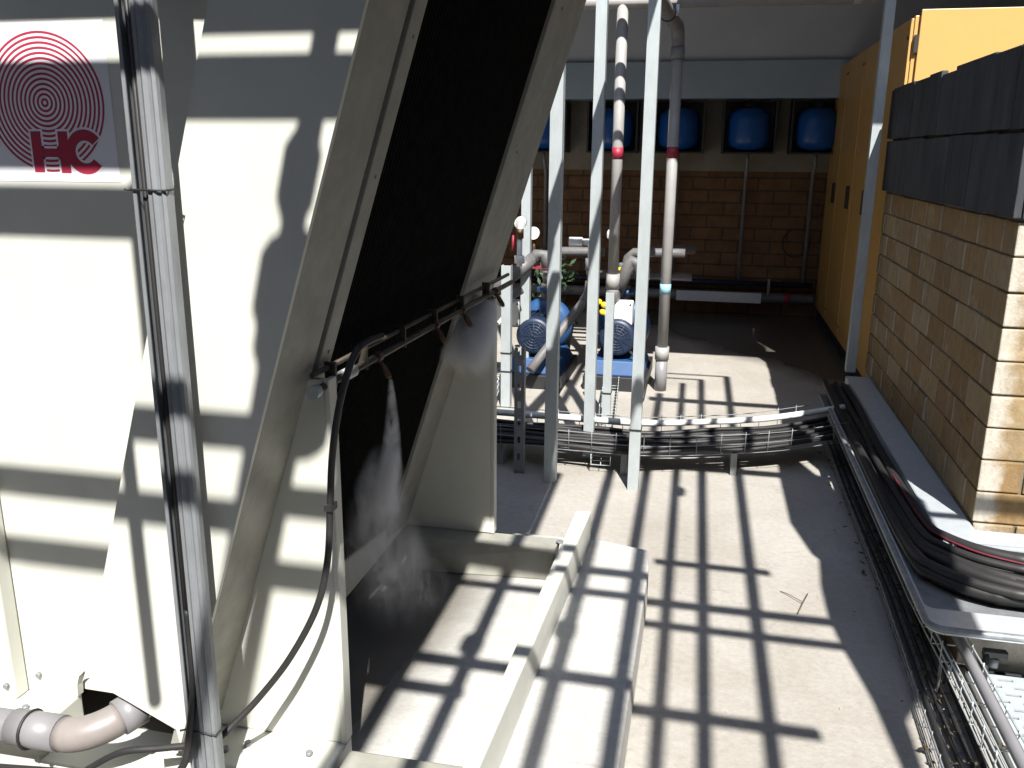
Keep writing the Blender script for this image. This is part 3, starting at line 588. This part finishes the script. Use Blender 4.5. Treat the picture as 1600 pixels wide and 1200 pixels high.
pts = [(-5, 8.1 - SY * -0 - .8 * zr), (-.92 + .26 * zr, 8.1 - .8 * zr), (-.92 + .26 * zr, 7.22 - .8 * zr), (.54 + .26 * zr, 7.22 - .8 * zr), (.54 + .26 * zr, 7.66 - .8 * zr), (.485 + .26 * zr, 7.84 - .8 * zr), (.476 + .26 * zr, 8.5 - .8 * zr), (4, 8.5 - .8 * zr), (4, 9.02), (-5, 9.02)]
tag(rf.prism([(x, y, zr) for x, y in pts], (0, 0, .06)).build('canopy_roof', ROOF), 'grey canopy roof above the back wall shading the tanks', 'roof')

# ------------------------------------------------------------------ yellow cabinets
gc = 'row of yellow electrical cabinets'
clabs = ['yellow cabinet at the far end of the row, by the back wall', 'yellow cabinet second from the back wall, black handle beside a pole', 'yellow cabinet hidden behind the pole in the row', 'nearest yellow cabinet, sunlit side panel above the slate-topped wall']
edges = [9.25, 8.50, 7.62, 6.80, 5.96]
for i in range(4):
    y1, y0 = edges[i], edges[i + 1]
    T = thing('electrical_cabinet', (1.6, (y0 + y1) / 2, .1), clabs[i], 'cabinet', gc)
    MB().box(1.118, 2.1 if i < 3 else 1.9, y0 + .002, y1 - .002, .10, 2.40).build('body', YEL, T, .004)
    MB().box(1.12, 2.1 if i < 3 else 1.85, y0 + .02, y1 - .02, 0, .098).build('base', BLACKM, T)
    MB().box(1.098, 1.116, y0 + .011, y1 - .011, .115, 2.385).build('door', YEL, T, .004)
    if i < 3:
        MB().box(1.080, 1.098, y0 + .09, y0 + .19, 1.17, 1.35).build('handle', BLACKM, T, .004)
    for z in (.22, 2.28):
        MB().cyl((1.0985, y0 + .05, z), (1.093, y0 + .05, z), .011, 8).build('screw', BLACKM, T)
        MB().cyl((1.0985, y1 - .05, z), (1.093, y1 - .05, z), .011, 8).build('screw', BLACKM, T)
    if i == 3:
        MB().box(1.145, 1.86, 5.935, 5.955, .12, 2.43).build('side_panel', YEL, T, .004)
        for z in (2.24, .5): MB().box(1.122, 1.144, 5.936, 5.958, z - .05, z + .05).build('hinge', BLACKM, T)

# ------------------------------------------------------------------ right-hand block wall with slate cap
RW = thing('block_wall', (1.4, 4.7, 0), 'ochre block wall on the right with a dark slate cap', 'wall')
MB().box(1.058, 1.9, 3.408, 5.895, 0, 1.97).build('mortar', MORTAR, RW)
def blocks(parent, x0, x1, y0, y1, z0, z1, seed):
    m = MB(); r = random.Random(seed); tone = []
    row = 0; z = z0
    while z < z1 - .02:
        zb = min(z + .1255, z1); o = .15 if row % 2 else 0
        def put(a):
            k = len(m.f); m.box(*a); t = r.random(); tone.extend([t] * (len(m.f) - k))
        j = lambda s_=.0025: r.uniform(-s_, s_)
        # corner block, then the stretchers of the left face, then of the near face
        cy = .30 if row % 2 else .15; cx = .15 if row % 2 else .30
        put((x0 + j(), x0 + cx - .006, y0 + j(), y0 + cy - .006, z + .0035, zb - .0035 + j(.0015)))
        y = y0 + cy
        while y < y1 - .02:
            ye = min(y + .305, y1); put((x0 + j(.004), x0 + .10, y + .003 + j(.002), ye - .004, z + .0035, zb - .0035 + j(.002))); y = ye
        x = x0 + cx
        while x < x1 - .02:
            xe = min(x + .305, x1); put((x + .003, xe - .004 + j(.002), y0 + j(.004), y0 + .10, z + .0035, zb - .0035 + j(.002))); x = xe
        z = zb; row += 1
    o = m.build('blocks', WALLB, parent, .005)
    at = o.data.attributes.new('tone', 'FLOAT', 'FACE'); at.data.foreach_set('value', tone)
    return o
blocks(RW, 1.05, 1.9, 3.40, 5.90, 0, 1.38, 2)
sl = MB(); rr = random.Random(5)
for row, (z0, z1) in enumerate(((1.385, 1.69), (1.69, 1.985))):
    y = 3.385 - (.12 if row else 0)
    while y < 5.88:
        w = rr.uniform(.24, .36); ya, yb = max(y, 3.385), min(y + w, 5.91); px = 1.024 + rr.uniform(-.003, .003)
        if yb - ya > .03: sl.box(px, 1.052, ya, yb - .005, z0 + rr.uniform(0, .006), z1 - rr.uniform(.004, .012) + (rr.uniform(-.01, .012) if row else 0))
        y += w
    x = 1.055
    while x < 1.88:
        w = rr.uniform(.2, .34); sl.box(x, min(x + w, 1.9) - .005, 3.378 + rr.uniform(-.004, .004), 3.401, z0 + .003, z1 - .006); x += w
sl.build('slate_cap', SLATE, RW, .004)
PR = thing('low_block_pier', (1.3, 3.0, 0), 'low ochre block pier under the cable tray corner', 'wall')
MB().box(.878, 2.2, 2.768, 3.39, 0, .185).build('mortar', MORTAR, PR); blocks(PR, .87, 2.2, 2.76, 3.39, 0, .188, 8)

# ------------------------------------------------------------------ galvanised cable tray round the wall foot
TR = thing('cable_tray', (.9, 4.2, .2), 'wide galvanised cable tray hugging the block wall and turning the corner', 'cable tray')
def bend(rx, z, y_end, x_end, yc, r, n=8):
    return [(rx, y_end, z)] + [(rx + r * (1 - math.cos(a)), yc + r - r * math.sin(a), z) for a in [i * math.pi / 2 / n for i in range(n + 1)]] + [(x_end, yc, z)]
lid = MB(); lid.box(.908, 1.045, 3.20, 5.72, .235, .243); lid.box(1.045, 2.3, 3.20, 3.345, .235, .243); lid.box(.905, .909, 3.20, 5.72, .19, .243)
lid.build('lid', ZINC, TR)
MB().tube([(.93, 3.195, .238), (2.3, 3.20, .238)], .013, 10).build('rolled_edge', ZINC, TR)
pn = MB()
o_in = [(.735, 5.0, .205)] + bend(.735, .205, 4.9, 2.3, 2.69, .03)[1:]; o_out = [(.715, 5.0, .205)] + bend(.715, .205, 4.9, 2.3, 2.55, .05)[1:]
for a, b, c, d in zip(o_in[:-1], o_in[1:], o_out[1:], o_out[:-1]): pn.hexa([(p[0], p[1], .224) for p in (a, b, c, d)], [(p[0], p[1], .236) for p in (a, b, c, d)])
pn.build('flange', ZINC, TR)
MB().tube([(.72, 4.95, .23), (.715, 4.85, .238)] + bend(.715, .238, 4.8, 2.3, 2.555, .05)[1:], .011, 10).build('outer_rail', GALVD, TR)
MB().box(.74, .905, 2.9, 5.6, .14, .146).build('tray_floor', GALVD, TR); MB().box(.74, 2.3, 2.70, 3.19, .196, .202).build('corner_floor', GALVD, TR)
gw = 'black power cables bunched in the wall tray'
rr = random.Random(11)
N = 11
for i in range(N):
    u = (i + .5) / N; x = .758 + .135 * u + rr.uniform(-.008, .008); yy = 2.74 + .40 * u + rr.uniform(-.015, .015); z = .165 + rr.uniform(0, .05) + (.02 if i % 3 == 0 else 0); r = rr.uniform(.014, .021)
    rc = .30 + rr.uniform(-.05, .10)
    path = [(x + rr.uniform(-.01, .01), 5.6, z), (x + rr.uniform(-.012, .012), 5.1, z + .01), (x + rr.uniform(-.014, .014), 4.6, z), (x + rr.uniform(-.014, .014), 4.1, z + rr.uniform(0, .02)), (x, yy + rc + .35, z + .01)] + \
           [(x + rc * (1 - math.cos(a)), yy + rc - rc * math.sin(a), z + .03 + .015 * math.sin(a)) for a in (.15, .5, .9, 1.25, 1.5)] + [(x + rc + .3, yy + rr.uniform(-.01, .01), z + .035), (x + rc + .8, yy + .01, z + .035), (2.3, yy, z + .035)]
    o = MB().tube(smooth_path(path, 5), r, 8).build('power_cable', BLACK)
    tag(o, 'black cable bending round the wall corner in the galvanised tray', 'cable', gw)
for i, (x, yy, z, rc) in enumerate(((.80, 2.80, .226, .36), (.862, 3.05, .240, .34))):
    path = [(x, 5.5, z - .04), (x, 4.6, z - .03), (x, 4.1, z - .01), (x, yy + rc + .3, z)] + [(x + rc * (1 - math.cos(a)), yy + rc - rc * math.sin(a), z + .012) for a in (.15, .5, .9, 1.25, 1.5)] + [(x + rc + .3, yy, z + .012), (2.3, yy, z + .012)]
    tag(MB().tube(smooth_path(path, 5), .004, 6).build('power_cable', DRED), 'thin red wire on the ' + ('outer' if i == 0 else 'inner') + ' side of the black cable bunch', 'cable', 'red wires in the wall tray')

# ------------------------------------------------------------------ wire basket trays
def basket(path, w, h, step, r=.0022, side=None, nl=4):
    """wire basket following a path (list of (x,y,z)), lateral width w, height h; longitudinal and U wires in one mesh"""
    P = [Vector(p) for p in path]; m = MB(); offs = [-w / 2 + w * i / (nl - 1) for i in range(nl)]
    def fr(i):
        t = (P[min(i + 1, len(P) - 1)] - P[max(i - 1, 0)]); t.z = 0; t.normalize(); return Vector((t.y, -t.x, 0))
    for o in offs: m.tube([P[i] + fr(i) * o for i in range(len(P))], r, 5)
    for zz in (h * .5, h):
        for s in (-1, 1): m.tube([P[i] + fr(i) * s * w / 2 + Vector((0, 0, zz)) for i in range(len(P))], r * 1.25 if zz == h else r, 5)
    L = 0; nxt = 0
    for i in range(len(P) - 1):
        seg = (P[i + 1] - P[i]).length
        while nxt <= L + seg:
            c = P[i].lerp(P[i + 1], (nxt - L) / seg); n = fr(i)
            m.tube([c - n * w / 2 + Vector((0, 0, h + .012)), c - n * w / 2 - Vector((0, 0, r)), c + n * w / 2 - Vector((0, 0, r)), c + n * w / 2 + Vector((0, 0, h + .012))], r, 5)
            nxt += step
        L += seg
    return m
cl = smooth_path([(-1.35, 4.43, .12), (-1.0, 4.42, .12), (-.63, 4.41, .12), (-.28, 4.41, .12), (.04, 4.49, .125), (.37, 4.62, .13), (.70, 4.80, .15)], 5)
WT = thing('wire_tray', (-.2, 4.45, .1), 'curving wire basket tray full of dark cables crossing the yard floor', 'cable tray')
basket(cl, .34, .10, .12, .0019, nl=5).build('basket', GALVD, WT)
fl = MB()
for i in range(len(cl) - 1):
    a, b = cl[i], cl[i + 1]; ta = (b - a); ta.z = 0; ta.normalize(); n = Vector((ta.y, -ta.x, 0))
rail = [Vector(p) + Vector((0, .15, .075)) for p in cl]
MB().tube(rail + [Vector((.80, 5.0, .235))], .017, 12).build('conduit', WHITEP, WT)
for k, x in enumerate((-1.0, -.35, .2)):
    y = min(cl, key=lambda p: abs(p[0] - x))[1]
    MB().box(x - .015, x + .015, y - .15, y + .15, 0, .116).build('support', GALVD, WT)
rr = random.Random(21)
for i in range(24):
    o = -.155 + .28 * i / 23; hz = rr.uniform(.008, .04); r = rr.uniform(.009, .013)
    ph = rr.uniform(0, 6)
    pth = [Vector(p) + Vector((0, o * 1.0 + .010 * math.sin(ph + j * .5), hz + .004 * math.sin(ph * 2 + j * .7))) for j, p in enumerate(cl)]
    tag(MB().tube(pth, r, 7).build('signal_cable', BLACK), 'dark cable lying along the wire basket across the floor', 'cable', 'dark cables in the floor basket')
# narrow wire ladder running back to the pumps
WL = thing('wire_tray', (-.53, 5.2, .04), 'narrow wire tray running away under the basket toward the right pump', 'cable tray')
basket([(-.468, 4.25, .05), (-.52, 4.95, .05), (-.60, 6.0, .05)], .10, .05, .07, .0022, nl=3).build('basket', GALV, WL)
WR = thing('wire_tray', (-1.32, 5.2, .1), 'small wire basket piece behind the far gusset', 'cable tray')
basket([(-1.30, 5.1, .06), (-1.34, 5.5, .09), (-1.40, 5.9, .12)], .10, .08, .06, .003, nl=3).build('basket', GALV, WR)
# bottom right basket with grey conduit
BR = thing('wire_tray', (.81, 2.4, .12), 'wire basket carrying a grey conduit along the bottom right edge', 'cable tray')
basket([(.79, 2.98, .13), (.81, 2.5, .12), (.82, 2.0, .11), (.83, 1.5, .11)], .085, .055, .10, .0024, nl=3).build('basket', GALV, BR)
MB().tube([(.83, 2.95, .155), (.838, 2.5, .15), (.845, 2.0, .14), (.85, 1.5, .14)], .017, 12).build('conduit', PVC, BR)
MB().tube([(.80, 2.9, .138), (.79, 2.5, .13), (.80, 2.0, .12), (.81, 1.5, .12)], .008, 8).build('lead', BLACK, BR)
for y in (2.60, 1.9): MB().tube([(.775, y, 0), (.775, y, .118)], .005, 6).build('support', GALVD, BR)
# dark floor tray along the wall with debris
FT = thing('floor_tray', (.78, 3.8, 0), 'dark wire tray on the floor beneath the wall tray, littered with leaves', 'cable tray')
basket([(.775, 5.3, .01), (.775, 3.2, .01), (.755, 2.3, .01), (.74, 1.6, .01)], .13, .04, .10, .0022, nl=4).build('basket', GALVD, FT)
for k in range(4): 
    x = .73 + .03 * k; MB().tube([(x + .01, 5.2, .02), (x, 4.2, .021), (x + .008, 3.2, .02), (x - .01, 2.3, .02), (x - .03, 1.6, .02)], .008, 6).build('cable', BLACK, FT)
lv = MB(); rr = random.Random(9)
for i in range(420):
    c = Vector((.80 + rr.gauss(0, .07), rr.uniform(1.7, 5.4), .012 + rr.random() * .025)); a = rr.uniform(0, 6.28); s = rr.uniform(.006, .018); u = Vector((math.cos(a), math.sin(a), rr.uniform(-.4, .4))) * s; w = Vector((-math.sin(a), math.cos(a), rr.uniform(-.4, .4))) * s * .5
    lv.quad(c - u, c + w, c + u, c - w)
tag(lv.build('dry_leaves', LEAFM), kind='stuff')
tag(bpy.data.objects['dry_leaves'], 'scattered dry leaves and grit along the wall foot', 'leaves')
# slotted floor cover
SC = MB(); y = 1.60
rowi = 0
while y < 2.70:
    SC.box(.885, 2.0, y, y + .028, .02, .026); x = .885 + (.035 if rowi % 2 else 0)
    SC.box(.885, .885 + (.035 if rowi % 2 else .0) + .012, y + .028, y + .040, .02, .026)
    while x < 1.95: SC.box(x + .045, x + .078, y + .028, y + .040, .02, .026); x += .078
    y += .040; rowi += 1
SC.box(.885, 2.0, 2.70, 2.72, 0, .026); SC.box(.885, .89, 1.6, 2.7, 0, .02)
tag(SC.build('slotted_cover', ZINC), 'slotted galvanised cover plate on the floor at the lower right', 'cover plate')
CP = thing('pipe_clamp', (.92, 2.72, .03), 'small dark clamp with a wing nut on the slotted cover', 'clamp')
MB().tube([(.92, 2.66, .028), (.93, 2.70, .10)], .010, 8).build('stem', BLACKM, CP); MB().box(.92, .99, 2.69, 2.715, .085, .11).build('wing_nut', BLACKM, CP, .004); MB().cyl((.955, 2.70, .055), (.955, 2.70, .085), .014, 8).build('nut', GALVD, CP)

# debris
tw = MB(); tw.tube([(.448, 3.152, .006), (.424, 3.07, .012), (.398, 2.99, .006)], .0022, 5); tw.tube([(.424, 3.07, .012), (.372, 3.13, .008), (.35, 3.15, .005)], .0016, 5)
tag(tw.build('twig', TWIG), 'small forked dry twig lying on the concrete', 'twig')
db = MB(); rr = random.Random(4)
for i in range(160):
    x = rr.uniform(-.1, .72); y = rr.uniform(1.9, 6.5); s = rr.uniform(.002, .006); db.box(x, x + s, y, y + s * rr.uniform(.6, 1.6), 0.0005, s * .6)
tag(db.build('grit', mat('grit_stone', (.36, .33, .29), .95)), 'loose grit scattered on the concrete floor', 'grit', kind='stuff')

# ------------------------------------------------------------------ overhead rack (above and behind the viewpoint): throws the barred shadows
RK = thing('overhead_rack', (0, 0, 0), 'overhead steel pipe rack above the yard whose bars shade the floor', 'pipe rack')
def xbar(yf, w, x0, x1, z=2.72):
    a = w / 1.8; y = yf - .8 * z
    MB().box(x0 + .26 * z, x1 + .26 * z, y - a / 2, y + a / 2, z - a / 2, z + a / 2).build('cross_bar', GALVD, RK)
def ybar(xf, w, y0, y1, z=2.95, drift=-.015):
    a = w / 1.26 / 2; x = xf + .26 * z
    MB().tube([(x - drift * -1 * 0 + drift * (y0 - 3), y0 - .8 * z, z), (x + drift * (y1 - 3), y1 - .8 * z, z)], a * 1.08, 10).build('long_pipe', GALVD, RK)
for q in ((2.302, .062, -2.6, .40), (2.160, .060, -2.6, -.62), (2.797, .088, -2.6, -.92), (2.806, .055, -.50, .62), (2.775, .05, -.92, -.50), (2.912, .10, -.92, -.50), (3.66, .06, .78, 1.7), (2.950, .172, -2.6, -.92), (2.964, .062, -.50, .62), (3.25, .31, -2.6, -.92), (3.304, .055, -.13, .32), (4.45, .085, -.42, .70), (5.76, .10, -.32, .62), (7.86, .09, -1.40, -1.0), (7.66, .07, -1.40, -.95), (7.54, .065, -1.40, -.95), (7.335, .05, -1.4, -.95)):
    xbar(*q)
for q in ((.25, .058, 1.0, 6.5), (.065, .055, 1.0, 6.36), (-.065, .052, 1.0, 6.22), (-.215, .058, 1.0, 5.9), (-.40, .058, 1.0, 4.5), (-.66, .055, 1.0, 4.2), (-.835, .062, 1.0, 6.8), (-1.10, .056, 1.72, 3.5)):
    ybar(*q)
def fitting(xf, yf, r, z=2.95): MB().lathe((xf + .26 * z, yf - .8 * z - .05, z), [(r * .7, 0), (r, .02), (r, .08), (r * .7, .10)], 14, 'y').build('coupling', GALVD, RK)
fitting(-1.10, 2.68, .036); fitting(-1.07, 2.52, .075); fitting(-1.07, 2.46, .06); fitting(-.40, 2.55, .036); fitting(-.66, 2.4, .036); fitting(-.065, 4.1, .034)
for (xa, xb, yf) in ((-.25, .195, 6.5), (-.25, .015, 6.36)):
    MB().tube([(xa + .26 * 2.95, yf - .8 * 2.95, 2.95), (xb + .26 * 2.95, yf - .8 * 2.95, 2.95)], .014, 8).build('return_pipe', GALVD, RK)
MB().tube([(-.78, .475, 1.66), (-.78, .475, 2.95)], .016, 10).build('hanger', GALVD, RK)
zs = 2.2
sh = [(.45, 5.0), (.435, 4.4), (.44, 3.83), (.50, 3.52), (.525, 3.47), (.505, 3.22), (.505, 3.0), (.525, 2.8), (.575, 2.5), (.60, 2.2), (.63, 1.6), (.66, 1.6), (.655, 2.42), (.80, 2.72), (.86, 3.8)]
MB().prism([(x + .26 * zs, y - .8 * zs, zs) for x, y in sh], (0, 0, .01)).build('added_shade_sheet', ROOF, RK)  # unseen sheet added and cut to shade the floor beside the wall

sh2 = [(-1.7, 3.10), (-.71, 3.06), (-.69, 3.5), (-.70, 4.1), (-.78, 4.6), (-1.7, 4.6)]
MB().prism([(x + .26 * 2.35, y - .8 * 2.35, 2.55 - .2) for x, y in sh2], (0, 0, .01)).build('added_shade_sheet', ROOF, RK)  # unseen sheet added to shade the far gusset and the floor behind
sh3 = [(-.90, 2.15), (-.80, 2.13), (-.80, 3.08), (-1.03, 3.12), (-1.03, 2.50)]
MB().prism([(x + .26 * 2.35, y - .8 * 2.35, 2.345) for x, y in sh3], (0, 0, .004)).build('added_shade_sheet', ROOF, RK)  # unseen sheet added to darken the plinth under the coil
# unseen walls added behind and beside the viewpoint to cut the skylight
tag(MB().box(-9, 9, -4.4, -3.9, 0, 6.0).build('skylight_blocker', ROOF), 'tall dull grey unseen wall added behind the viewpoint to cut skylight', 'building')
tag(MB().box(-4.6, -4.1, -3.9, 9.3, 0, 8.0).build('skylight_blocker', ROOF), 'tall dull grey unseen wall added on the far left to cut skylight', 'building')
tag(MB().box(3.4, 3.9, -3.9, 9.0, 0, 6.5).build('skylight_blocker', ROOF), 'tall dull grey unseen wall added on the far right to cut skylight', 'building')

# ------------------------------------------------------------------ light, sky, camera
W = bpy.data.worlds.new('World'); S.world = W; W.use_nodes = True
nt = W.node_tree; bg = nt.nodes['Background']; sky = nt.nodes.new('ShaderNodeTexSky'); sky.sky_type = 'NISHITA'; sky.sun_disc = False
d = Vector((SX, SY, -1)).normalized()
elev = math.asin(-d.z); az = math.atan2(-d.x, -d.y)           # compass bearing of the sun measured from +Y toward +X
sky.sun_elevation = elev; sky.sun_rotation = az
sky.air_density = 1.0; sky.dust_density = .6
nt.links.new(sky.outputs[0], bg.inputs['Color']); bg.inputs['Strength'].default_value = .14
sd = bpy.data.lights.new('sun', 'SUN'); sd.energy = 5.0; sd.angle = rad(.5); sd.color = (1, .97, .915)
so = bpy.data.objects.new('sun', sd); COL.objects.link(so); so.rotation_euler = d.to_track_quat('-Z', 'Y').to_euler(); so.location = (2, -6, 8)

fpx = 1370.0
Yc = Vector((315, -360, fpx)).normalized()
Dn = Vector((-40, (fpx * fpx - 40 * 315) / 360, fpx)); Dn -= Yc * Dn.dot(Yc); Dn.normalize()
Zc = -Dn; Xw = Yc.cross(Zc).normalized()
if Xw.x < 0: Xw = -Xw
# rows: world axes in camera coords (x right, y down, z forward) -> blender camera (x right, y up, z back)
right = Vector((Xw.x, Yc.x, Zc.x)); down = Vector((Xw.y, Yc.y, Zc.y)); fwd = Vector((Xw.z, Yc.z, Zc.z))
cam = bpy.data.cameras.new('camera'); co = bpy.data.objects.new('camera', cam); COL.objects.link(co)
M = Matrix((( right.x, -down.x, -fwd.x, 0), (right.y, -down.y, -fwd.y, 0), (right.z, -down.z, -fwd.z, 1.6), (0, 0, 0, 1)))
co.matrix_world = M
cam.sensor_width = 36; cam.sensor_fit = 'HORIZONTAL'; cam.lens = fpx / 1600 * 36; cam.clip_start = .02; cam.clip_end = 500
S.camera = co
S.view_settings.view_transform = 'Standard'; S.view_settings.look = 'None'; S.view_settings.exposure = 1.12; S.view_settings.gamma = 1
S.render.engine = 'CYCLES'; S.cycles.max_bounces = 8; S.cycles.volume_step_rate = 2.0; S.cycles.volume_bounces = 2; S.cycles.use_denoising = True
